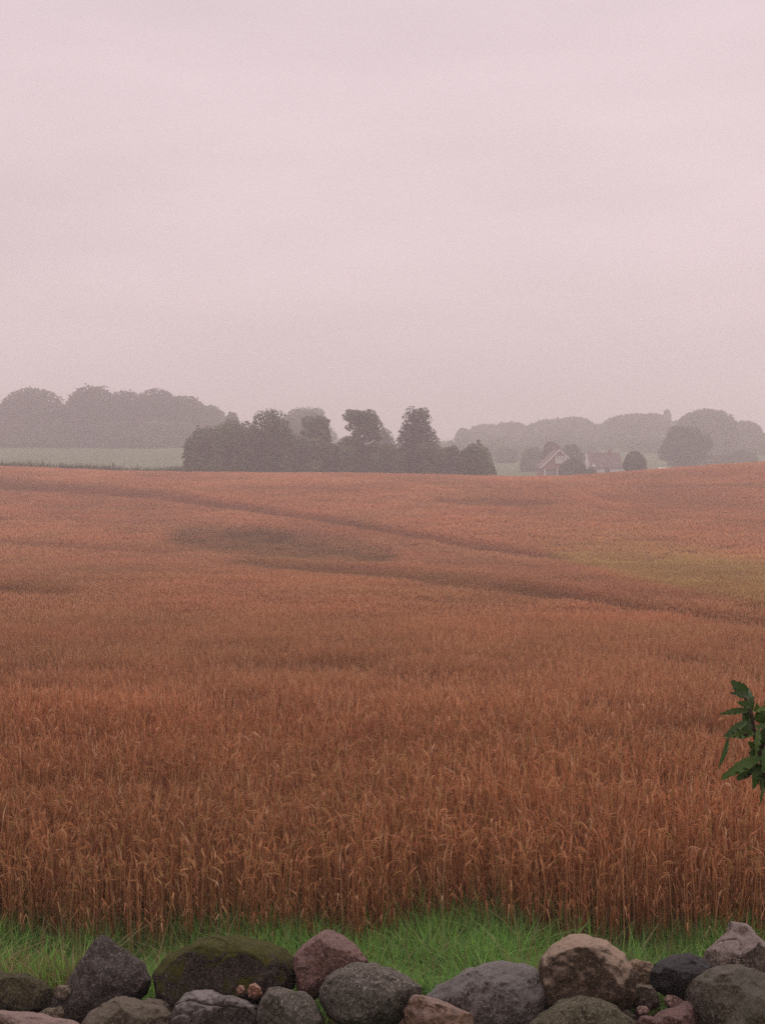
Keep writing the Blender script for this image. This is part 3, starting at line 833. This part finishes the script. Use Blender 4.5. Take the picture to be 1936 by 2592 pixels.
# ------------------------------------------------------------------ stone wall
STONES = [      # label, material, centre (x, y, z), depth, outline in the x-z plane relative to the centre (metres)
    ('tall dark grey pointed stone left of the long mossy boulder', 'dark', (-1.374, 5.75, 0.825), 0.5, [(-0.032, 0.185), (-0.004, 0.224), (0.028, 0.218), (0.088, 0.155), (0.193, 0.096), (0.237, 0.02), (0.226, -0.042), (0.168, -0.093), (0.075, -0.16), (-0.06, -0.208), (-0.175, -0.208), (-0.213, -0.122), (-0.19, -0.042), (-0.14, 0.002), (-0.111, 0.058), (-0.085, 0.098)]),
    ('long low boulder with a thick green moss cap', 'mossy', (-0.76, 5.8, 0.877), 0.6, [(-0.35, -0.032), (-0.309, 0.045), (-0.241, 0.099), (-0.145, 0.136), (-0.046, 0.146), (0.076, 0.14), (0.199, 0.122), (0.261, 0.093), (0.31, 0.045), (0.329, -0.013), (0.319, -0.09), (0.223, -0.168), (-0.029, -0.197), (-0.261, -0.197), (-0.328, -0.129)]),
    ('reddish granite stone with a rounded point, right of the mossy boulder', 'pink', (-0.272, 5.72, 0.942), 0.42, [(-0.151, 0.028), (-0.096, 0.089), (-0.043, 0.133), (-0.001, 0.15), (0.055, 0.133), (0.127, 0.081), (0.192, 0.009), (0.171, -0.035), (0.085, -0.102), (-0.01, -0.14), (-0.058, -0.178), (-0.115, -0.14), (-0.155, -0.035)]),
    ('large smooth grey oval boulder in front of the reddish pointed stone', 'grey', (-0.064, 5.45, 0.913), 0.48, [(-0.209, 0.018), (-0.189, 0.071), (-0.127, 0.105), (-0.034, 0.133), (0.026, 0.131), (0.088, 0.111), (0.166, 0.08), (0.231, 0.025), (0.222, -0.02), (0.184, -0.084), (0.118, -0.138), (0.011, -0.16), (-0.112, -0.149), (-0.178, -0.093), (-0.205, -0.029)]),
    ('smooth grey rounded stone at the bottom, left of the large oval boulder', 'grey', (-0.426, 5.35, 0.856), 0.4, [(-0.116, 0.072), (-0.088, 0.115), (-0.034, 0.127), (0.057, 0.099), (0.117, 0.058), (0.153, -0.017), (0.148, -0.124), (0.019, -0.169), (-0.123, -0.142), (-0.138, -0.017)]),
    ('dark jagged stone with a whitish lichen streak along its top', 'streak', (-0.758, 5.4, 0.84), 0.4, [(-0.138, 0.093), (-0.102, 0.104), (-0.048, 0.1), (0.031, 0.082), (0.121, 0.059), (0.177, 0.034), (0.204, -0.024), (0.195, -0.105), (0.096, -0.15), (-0.138, -0.159), (-0.214, -0.06), (-0.178, 0.03)]),
    ('tiny dull pink pebble left of the brighter orange one', 'pebble', (-0.649, 5.45, 0.93), 0.03, [(-0.021, 0.001), (-0.009, 0.019), (0.01, 0.017), (0.02, -0.001), (0.01, -0.019), (-0.012, -0.019)]),
    ('small orange pink stone wedged above the whitish streaked stone', 'pebble', (-0.586, 5.43, 0.93), 0.06, [(-0.033, -0.001), (-0.022, 0.028), (0.003, 0.037), (0.029, 0.017), (0.036, -0.016), (0.01, -0.037), (-0.022, -0.03)]),
    ('low grey brown arched stone at the bottom, below the dark pointed stone', 'brown', (-1.152, 5.35, 0.83), 0.42, [(-0.189, -0.012), (-0.152, 0.045), (-0.061, 0.095), (-0.0, 0.098), (0.068, 0.08), (0.148, 0.063), (0.193, 0.023), (0.189, -0.098), (-0.004, -0.16), (-0.189, -0.134)]),
    ('small flat brown stone between the arched stone and the streaked stone', 'brown', (-1.059, 5.55, 0.795), 0.2, [(-0.075, 0.026), (-0.038, 0.05), (0.027, 0.044), (0.067, 0.017), (0.075, -0.033), (0.008, -0.067), (-0.066, -0.039)]),
    ('pinkish flat slab in the bottom left corner', 'slab', (-1.567, 5.25, 0.841), 0.45, [(-0.232, 0.086), (-0.127, 0.079), (-0.053, 0.074), (0.058, 0.058), (0.17, 0.039), (0.232, 0.005), (0.205, -0.079), (-0.022, -0.131), (-0.232, -0.131)]),
    ('dull grey earthy stone at the left edge under dry grass', 'earthy', (-1.771, 5.7, 0.791), 0.42, [(-0.22, 0.1), (-0.068, 0.111), (0.046, 0.1), (0.118, 0.077), (0.169, 0.029), (0.164, -0.066), (0.084, -0.113), (-0.068, -0.123), (-0.22, -0.113)]),
    ('small pale stone wedged left of the dark pointed stone', 'pale', (-1.505, 5.6, 0.852), 0.12, [(-0.041, 0.016), (-0.013, 0.034), (0.027, 0.029), (0.042, -0.007), (0.015, -0.042), (-0.029, -0.027)]),
    ('thin pale stone lying between the corner slab and the dark pointed stone', 'pale', (-1.513, 5.42, 0.827), 0.14, [(-0.059, 0.005), (-0.028, 0.025), (0.035, 0.036), (0.053, 0.007), (0.035, -0.038), (-0.037, -0.035)]),
    ('broad grey boulder blotched with pale lichen, left of the tan topped one', 'lichen', (0.509, 5.62, 0.808), 0.6, [(-0.294, 0.01), (-0.23, 0.068), (-0.112, 0.128), (-0.007, 0.167), (0.072, 0.18), (0.16, 0.167), (0.238, 0.135), (0.272, 0.057), (0.263, -0.056), (0.207, -0.149), (0.075, -0.224), (-0.112, -0.234), (-0.243, -0.168), (-0.288, -0.074)]),
    ('tan pink wedge shaped stone at the bottom, left of the lichen boulder', 'tan', (0.227, 5.3, 0.879), 0.36, [(-0.125, 0.018), (-0.1, 0.062), (-0.077, 0.087), (-0.047, 0.087), (0.059, 0.05), (0.156, 0.008), (0.174, -0.07), (0.059, -0.132), (-0.1, -0.114)]),
    ('big blocky boulder with a light tan top, perched highest in the middle right', 'capped', (0.965, 5.58, 0.953), 0.5, [(-0.223, -0.047), (-0.214, 0.022), (-0.195, 0.068), (-0.143, 0.126), (-0.089, 0.161), (0.006, 0.173), (0.086, 0.16), (0.125, 0.122), (0.168, 0.087), (0.203, 0.024), (0.209, -0.064), (0.207, -0.118), (0.155, -0.173), (0.025, -0.192), (-0.106, -0.192), (-0.208, -0.155)]),
    ('grey green domed stone at the bottom under the tan topped boulder', 'green', (0.894, 5.3, 0.846), 0.44, [(-0.226, -0.005), (-0.166, 0.046), (-0.083, 0.09), (-0.002, 0.104), (0.088, 0.097), (0.148, 0.067), (0.215, 0.007), (0.24, -0.108), (0.011, -0.178), (-0.226, -0.125)]),
    ('small tan stone behind, just right of the tan topped boulder', 'tanback', (1.267, 5.9, 0.793), 0.36, [(-0.073, 0.029), (-0.044, 0.068), (-0.0, 0.086), (0.055, 0.074), (0.09, 0.037), (0.084, -0.05), (0.035, -0.109), (-0.063, -0.109), (-0.083, -0.03)]),
    ('small grey brown stone below the small tan stone', 'brown', (1.223, 5.55, 0.855), 0.26, [(-0.061, 0.04), (-0.026, 0.055), (0.024, 0.051), (0.053, 0.012), (0.065, -0.043), (0.002, -0.075), (-0.058, -0.043)]),
    ('black angular stone leaning between the tan stone and the far right pyramid', 'black', (1.414, 5.62, 0.914), 0.4, [(-0.135, 0.022), (-0.11, 0.054), (-0.054, 0.089), (0.025, 0.11), (0.081, 0.093), (0.128, 0.054), (0.135, -0.012), (0.088, -0.059), (0.032, -0.106), (0.0, -0.109), (-0.071, -0.085), (-0.123, -0.049)]),
    ('grey tan pointed stone at the right edge, rising highest', 'greytan', (1.762, 5.78, 0.94), 0.55, [(-0.188, -0.087), (-0.159, 0.035), (-0.100, 0.080), (-0.05, 0.118), (-0.024, 0.166), (0.004, 0.164), (0.022, 0.122), (0.053, 0.088), (0.103, 0.042), (0.207, -0.048), (0.246, -0.164), (0.034, -0.222), (-0.169, -0.183)]),
    ('large mottled grey boulder in the bottom right corner', 'mottled', (1.573, 5.38, 0.895), 0.55, [(-0.176, 0.056), (-0.151, 0.106), (-0.081, 0.145), (0.002, 0.163), (0.093, 0.158), (0.179, 0.113), (0.242, 0.002), (0.224, -0.159), (0.08, -0.249), (-0.09, -0.213), (-0.149, -0.106), (-0.178, -0.016)]),
    ('reddish stone at the bottom, left of the corner boulder', 'redd', (1.31, 5.33, 0.834), 0.3, [(-0.116, -0.004), (-0.072, 0.036), (-0.001, 0.059), (0.058, 0.096), (0.086, 0.067), (0.115, -0.039), (0.026, -0.11), (-0.098, -0.101)]),
    ('small pale pink stone beneath the black stone', 'palepink', (1.334, 5.45, 0.87), 0.12, [(-0.041, 0.01), (-0.022, 0.034), (0.018, 0.028), (0.047, 0.008), (0.036, -0.026), (-0.004, -0.033), (-0.033, -0.019)]),
    ('tiny pinkish chip under the small grey brown stone', 'palepink', (1.185, 5.42, 0.846), 0.08, [(-0.029, 0.004), (-0.011, 0.024), (0.018, 0.02), (0.033, -0.003), (0.011, -0.025), (-0.022, -0.021)]),
    ('small reddish chip at the bottom edge, right of the domed stone', 'redd', (1.194, 5.34, 0.817), 0.14, [(-0.055, 0.009), (-0.026, 0.037), (0.024, 0.036), (0.056, 0.005), (0.038, -0.045), (-0.033, -0.045)]),
    ("small grey chip resting on the domed stone's right shoulder", 'brown', (1.116, 5.42, 0.818), 0.12, [(-0.043, 0.014), (-0.025, 0.038), (0.008, 0.034), (0.04, 0.003), (0.04, -0.044), (-0.019, -0.044)]),
]

SM = {
    'dark': mat_stone("stone_dark", (.120, .105, .100), (.060, .052, .050), (.20, .18, .165), .5, 0, None, 1),
    'mossy': mat_stone("stone_mossy", (.105, .088, .080), (.055, .045, .042), None, 0, 1.0, None, 2),
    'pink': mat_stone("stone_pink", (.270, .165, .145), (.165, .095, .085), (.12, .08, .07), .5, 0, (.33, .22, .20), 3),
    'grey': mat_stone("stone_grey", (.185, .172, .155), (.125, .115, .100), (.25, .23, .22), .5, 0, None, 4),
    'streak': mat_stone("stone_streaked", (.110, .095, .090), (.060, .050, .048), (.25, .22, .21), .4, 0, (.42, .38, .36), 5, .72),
    'pebble': mat_stone("stone_orange", (.46, .26, .19), (.30, .15, .11), None, 0, 0, (.60, .40, .30), 6),
    'brown': mat_stone("stone_brown", (.210, .170, .145), (.130, .100, .085), None, 0, .3, (.27, .22, .19), 7),
    'slab': mat_stone("stone_slab", (.34, .25, .215), (.24, .165, .14), None, 0, 0, (.42, .30, .27), 8),
    'earthy': mat_stone("stone_earthy", (.105, .090, .062), (.062, .055, .040), None, 0, .35, None, 9),
    'pale': mat_stone("stone_pale", (.25, .21, .17), (.15, .125, .10), None, 0, .2, None, 10),
    'lichen': mat_stone("stone_lichen", (.225, .205, .195), (.125, .110, .105), (.40, .36, .34), .8, 0, (.27, .25, .24), 11),
    'tan': mat_stone("stone_tan", (.33, .215, .165), (.22, .135, .10), None, 0, 0, (.40, .29, .24), 12),
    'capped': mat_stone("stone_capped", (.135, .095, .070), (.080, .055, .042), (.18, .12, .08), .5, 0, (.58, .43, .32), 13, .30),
    'green': mat_stone("stone_green", (.175, .160, .125), (.115, .105, .080), (.24, .22, .18), .5, .25, None, 14),
    'tanback': mat_stone("stone_tan_back", (.30, .225, .16), (.20, .14, .095), None, 0, 0, None, 15),
    'black': mat_stone("stone_black", (.062, .058, .060), (.035, .033, .034), None, 0, 0, (.085, .08, .08), 16),
    'greytan': mat_stone("stone_grey_tan", (.24, .195, .175), (.145, .115, .10), (.34, .29, .26), .5, 0, (.38, .31, .28), 17),
    'mottled': mat_stone("stone_mottled", (.150, .130, .112), (.080, .068, .058), (.25, .22, .20), .4, .3, (.22, .20, .18), 18),
    'redd': mat_stone("stone_red", (.215, .125, .115), (.145, .08, .075), None, 0, 0, (.27, .17, .155), 19),
    'palepink': mat_stone("stone_pale_pink", (.36, .25, .225), (.24, .155, .14), None, 0, 0, None, 20),
}
import bmesh
def vn3(p, s, seed):
    g = np.random.default_rng(seed).random((32, 32, 32))
    q = p / s + 100.3; i = np.floor(q).astype(int); f = ssm(q - i)
    r = 0
    for dx in (0, 1):
        for dy in (0, 1):
            for dz in (0, 1):
                wgt = (f[:, 0] if dx else 1 - f[:, 0]) * (f[:, 1] if dy else 1 - f[:, 1]) * (f[:, 2] if dz else 1 - f[:, 2])
                r = r + wgt * g[(i[:, 0] + dx) % 32, (i[:, 1] + dy) % 32, (i[:, 2] + dz) % 32]
    return r - .5
_bm = bmesh.new(); bmesh.ops.create_icosphere(_bm, subdivisions=6, radius=1)
_bm.verts.ensure_lookup_table()
SPH = np.array([v.co[:] for v in _bm.verts]); SPHF = np.array([[v.index for v in f.verts] for f in _bm.faces]); _bm.free()
for k, (lab, mk, c, dep, ol) in enumerate(STONES):
    g = np.random.default_rng(900 + k)
    size = max(max(abs(a), abs(b)) for a, b in ol)
    p = SPH.copy()
    # flat faces broken off the front and back before the outline is applied
    for i in range(9):
        n = g.normal(0, 1, 3); n[1] = np.sign(n[1]) * (abs(n[1]) + 2.2); n /= np.linalg.norm(n)
        if abs(n[1]) < .8: continue
        lim = g.uniform(.64, .9); dd = p @ n
        p -= np.clip(dd - lim, 0, None)[:, None] * n * .92
    th = np.arctan2(p[:, 2], p[:, 0]); s = np.sqrt(p[:, 0] ** 2 + p[:, 2] ** 2)
    oa = np.array(ol) * 1.05; ta = np.arctan2(oa[:, 1], oa[:, 0]); ra = np.hypot(oa[:, 0], oa[:, 1])
    # each stone lies tilted back against the earth core of the wall
    tilt = math.atan2(EYE - c[2], c[1])
    oa[:, 1] *= math.cos(tilt); ta = np.arctan2(oa[:, 1], oa[:, 0]); ra = np.hypot(oa[:, 0], oa[:, 1])
    o_ = np.argsort(ta); ta, ra = ta[o_], ra[o_]
    # straight edges between outline points
    te = np.concatenate([ta - 2 * math.pi, ta, ta + 2 * math.pi]); re = np.tile(ra, 3)
    j = np.searchsorted(te, th, side='right') - 1
    t1, t2, r1, r2 = te[j], te[j + 1], re[j], re[j + 1]
    rad = r1 * r2 * np.sin(t2 - t1) / np.maximum(r2 * np.sin(t2 - th) + r1 * np.sin(th - t1), 1e-6)
    s2 = s ** .75
    P = np.stack([np.cos(th) * rad * s2, p[:, 1] * dep * .5 * (1.05), np.sin(th) * rad * s2], -1)
    crack = (0, .035, 0, .02)[k % 4]
    nn = P / (np.linalg.norm(P, axis=1)[:, None] + 1e-9)
    P += nn * (size * (.10 * vn3(P, size * .6, k) + .075 * vn3(P, size * .25, k + 50) - crack * np.exp(-(vn3(P, size * .55, k + 70) / .02) ** 2)) + min(size, .12) * (.09 * vn3(P, .04, k + 90) + .06 * vn3(P, .015, k + 95)))[:, None]
    P = P.astype(np.float32)
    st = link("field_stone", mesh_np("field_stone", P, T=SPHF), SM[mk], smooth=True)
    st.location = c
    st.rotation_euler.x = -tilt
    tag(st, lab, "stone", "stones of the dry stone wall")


# ------------------------------------------------------------------ shrub at the right edge
LEAVES = [      # base x, z, tip x, z, width (metres)
    (0.6774, 2.8843, 0.6482, 2.9155, 0.0278), (0.6754, 2.889, 0.6356, 2.8983, 0.0146), (0.68, 2.8618, 0.627, 2.8523, 0.0139), (0.68, 2.8698, 0.6508, 2.881, 0.0146), (0.6707, 2.8446, 0.6237, 2.8187, 0.0146), (0.6866, 2.8207, 0.6323, 2.8134, 0.0252), (0.6462, 2.8074, 0.6206, 2.7544, 0.0099), (0.6999, 2.7789, 0.6201, 2.7391, 0.0219), (0.6979, 2.7703, 0.6343, 2.7358, 0.0199), (0.6973, 2.7637, 0.6634, 2.7272, 0.0265), (0.6953, 2.7637, 0.6851, 2.7166, 0.0199), (0.7052, 2.7517, 0.6992, 2.7146, 0.0186), (0.7012, 2.7358, 0.689, 2.6901, 0.006), (0.7225, 2.8565, 0.6827, 2.8618, 0.0146), (0.7278, 2.8857, 0.6946, 2.8817, 0.0146), (0.7278, 2.8313, 0.68, 2.8379, 0.0159), (0.6959, 2.83, 0.682, 2.7829, 0.0119), (0.7105, 2.7491, 0.7079, 2.704, 0.0146), (0.6807, 2.8631, 0.6774, 2.8843, 0.0159), (0.6813, 2.8379, 0.6774, 2.8737, 0.0172), (0.6866, 2.818, 0.6641, 2.8074, 0.0172), (0.7039, 2.8313, 0.6946, 2.7915, 0.0146), (0.7211, 2.8472, 0.6959, 2.8631, 0.0133), (0.7251, 2.8154, 0.6999, 2.822, 0.0159), (0.7251, 2.7889, 0.6999, 2.7716, 0.0199), (0.7225, 2.7623, 0.6986, 2.7411, 0.0212), (0.6813, 2.8393, 0.6601, 2.8287, 0.0133)
]
TWIGS = [[(0.7357, 2.643), (0.7132, 2.7226), (0.7012, 2.7769), (0.6913, 2.818), (0.6813, 2.8552), (0.676, 2.8883)], [(0.7132, 2.7226), (0.7225, 2.7822), (0.7198, 2.8287), (0.7225, 2.8658)], [(0.6913, 2.818), (0.6694, 2.8207), (0.6469, 2.8081)], [(0.7012, 2.7769), (0.7065, 2.8088), (0.7079, 2.8313)]]

def leaf_mesh(b, tip, wid, nrm, droop, g):
    """a toothed leaf folded along its midrib"""
    b, tip, nrm = Vector(b), Vector(tip), Vector(nrm).normalized()
    ax = tip - b; ln = ax.length; ax.normalize(); sd_ = ax.cross(nrm).normalized(); nrm = sd_.cross(ax)
    m = 13; V, T = [], []
    for i in range(m):
        t = i / (m - 1)
        hw = wid * .5 * max(0.02, math.sin(math.pi * min(1, t * .94 + .04)) ** .8 * (1 - .25 * t)) * (1.0 if i % 2 else .82)
        cpos = b + ax * (ln * t) + nrm * (droop * ln * (math.sin(t * math.pi) * .6)) 
        back = ax * (-.05 * ln if i % 2 == 0 else .03 * ln) * (1 if 0 < i < m - 1 else 0)
        up = nrm * hw * .45
        V += [cpos - sd_ * hw + up + back, cpos, cpos + sd_ * hw + up + back]
    for i in range(m - 1):
        a = 3 * i; T += [(a, a + 1, a + 4), (a, a + 4, a + 3), (a + 1, a + 2, a + 5), (a + 1, a + 5, a + 4)]
    return V, T
g = np.random.default_rng(77)
sh_root = (1.16, 2.25, float(ground_z(1.16, 2.25)))
shrub = empty("garden_shrub", sh_root)
tag(shrub, "dark green toothed leaves of a garden shrub at the right edge", "shrub")
LVV, LT, LC = [], [], []
def add_leaf(b, tip, wid, nrm, droop):
    V, T = leaf_mesh(b, tip, wid, nrm, droop, g)
    o = len(LVV); LVV.extend(tuple(Vector(v) - Vector(sh_root)) for v in V); LT.extend(tuple(o + i for i in t_) for t_ in T)
    c = np.array([(.075, .125, .030), (.050, .085, .026), (.115, .165, .036), (.065, .110, .032)][int(g.integers(0, 4))]) * g.uniform(.75, 1.25)
    LC.extend([c] * len(V))
tw = MB()
def rel(p): return tuple(Vector(p) - Vector(sh_root))
for i, s in enumerate(TWIGS):
    pts = [rel((x, 2.2 + .02 * math.sin(3 * j + i), z)) for j, (x, z) in enumerate(s)]
    if i == 0: pts = [(0, 0, -.05), (-.10, -.02, .35), (pts[0][0] + .09, -.04, pts[0][2] - .16)] + pts
    k = len(pts); tw.tube(pts, [(.009 if i == 0 else .004) * (1 - .72 * j / (k - 1)) for j in range(k)], 6)
for x0, z0, x1, z1, wd in LEAVES:
    yy = 2.2 + g.uniform(-.02, .02)
    add_leaf((x0, yy, z0), (x1, yy + g.uniform(-.035, .02), z1), wd * 1.18, (g.uniform(-.4, .4), -1, g.uniform(.1, 1.1)), g.uniform(.05, .22))
for i in range(18):         # smaller leaves along the twigs
    s = TWIGS[i % 4]; q = g.uniform(0.15, 1) * (len(s) - 1); j = min(int(q), len(s) - 2)
    x0 = s[j][0] + (s[j + 1][0] - s[j][0]) * (q - j); z0 = s[j][1] + (s[j + 1][1] - s[j][1]) * (q - j)
    a = g.uniform(-.6, 3.6); l_ = g.uniform(.045, .075); x1, z1 = x0 - math.sin(a) * l_ * .9, z0 + math.cos(a) * l_ * .8
    if x1 < .665: continue
    yy = 2.2 + g.uniform(-.05, .06)
    add_leaf((x0, yy, z0), (x1, yy + g.uniform(-.03, .04), z1), g.uniform(.022, .032), (g.uniform(-.5, .5), -1, g.uniform(.0, 1.2)), g.uniform(.03, .25))
for i in range(9):          # the rest of the shrub, to the right of the photograph
    th = g.uniform(-1.2, 1.7); ln = g.uniform(.85, 1.2); lean = g.uniform(.15, .42)
    p0 = Vector((0, 0, 0)); top = Vector((abs(math.cos(th)) * lean + .02, math.sin(th) * lean, ln))
    mid = top * .5 + Vector((g.uniform(-.03, .05), g.uniform(-.05, .05), .05))
    tw.tube([p0 + Vector((0, 0, -.05)), mid, top], [.009, .006, .0025], 6)
    for q in range(24):
        t_ = g.uniform(.35, 1.0)
        p = (mid * (2 * t_) if t_ < .5 else mid + (top - mid) * (2 * t_ - 1))
        a = g.uniform(0, 6.28); l_ = g.uniform(.06, .10)
        tp_ = p + Vector((math.cos(a) * l_, math.sin(a) * l_, g.uniform(-.05, .03)))
        if sh_root[0] + min(p.x, tp_.x) < .80: continue
        add_leaf(Vector(sh_root) + p, Vector(sh_root) + tp_, g.uniform(.022, .034), (g.uniform(-.5, .5), g.uniform(-.6, .3), 1), g.uniform(.02, .2))
tw.build("branch", mat_plain("shrub_bark", (.075, .040, .030), (.045, .03, .022), 40, .7), shrub, True)
link("foliage", mesh_np("foliage", np.array(LVV), T=np.array(LT), C=np.array(LC)), mat_leafy("shrub_leaf", .25, .5, spec=.25), shrub)


# ------------------------------------------------------------------ haze
HAZE_DENSITY = 0.0018
hb = MB().box(-830, 830, -45, 1075, -8, 62).build("haze", None)
m, t, o = mat_new("haze_air")
pv = t.nodes.new('ShaderNodeVolumePrincipled')
pv.inputs['Color'].default_value = (1.0, .955, .968, 1)
pv.inputs['Density'].default_value = HAZE_DENSITY
pv.inputs['Anisotropy'].default_value = 0.3
t.links.new(pv.outputs[0], o.inputs['Volume'])
hb.data.materials.append(m)
tag(hb, "pale pinkish mist lying over the field and the far trees", "haze", kind="stuff")
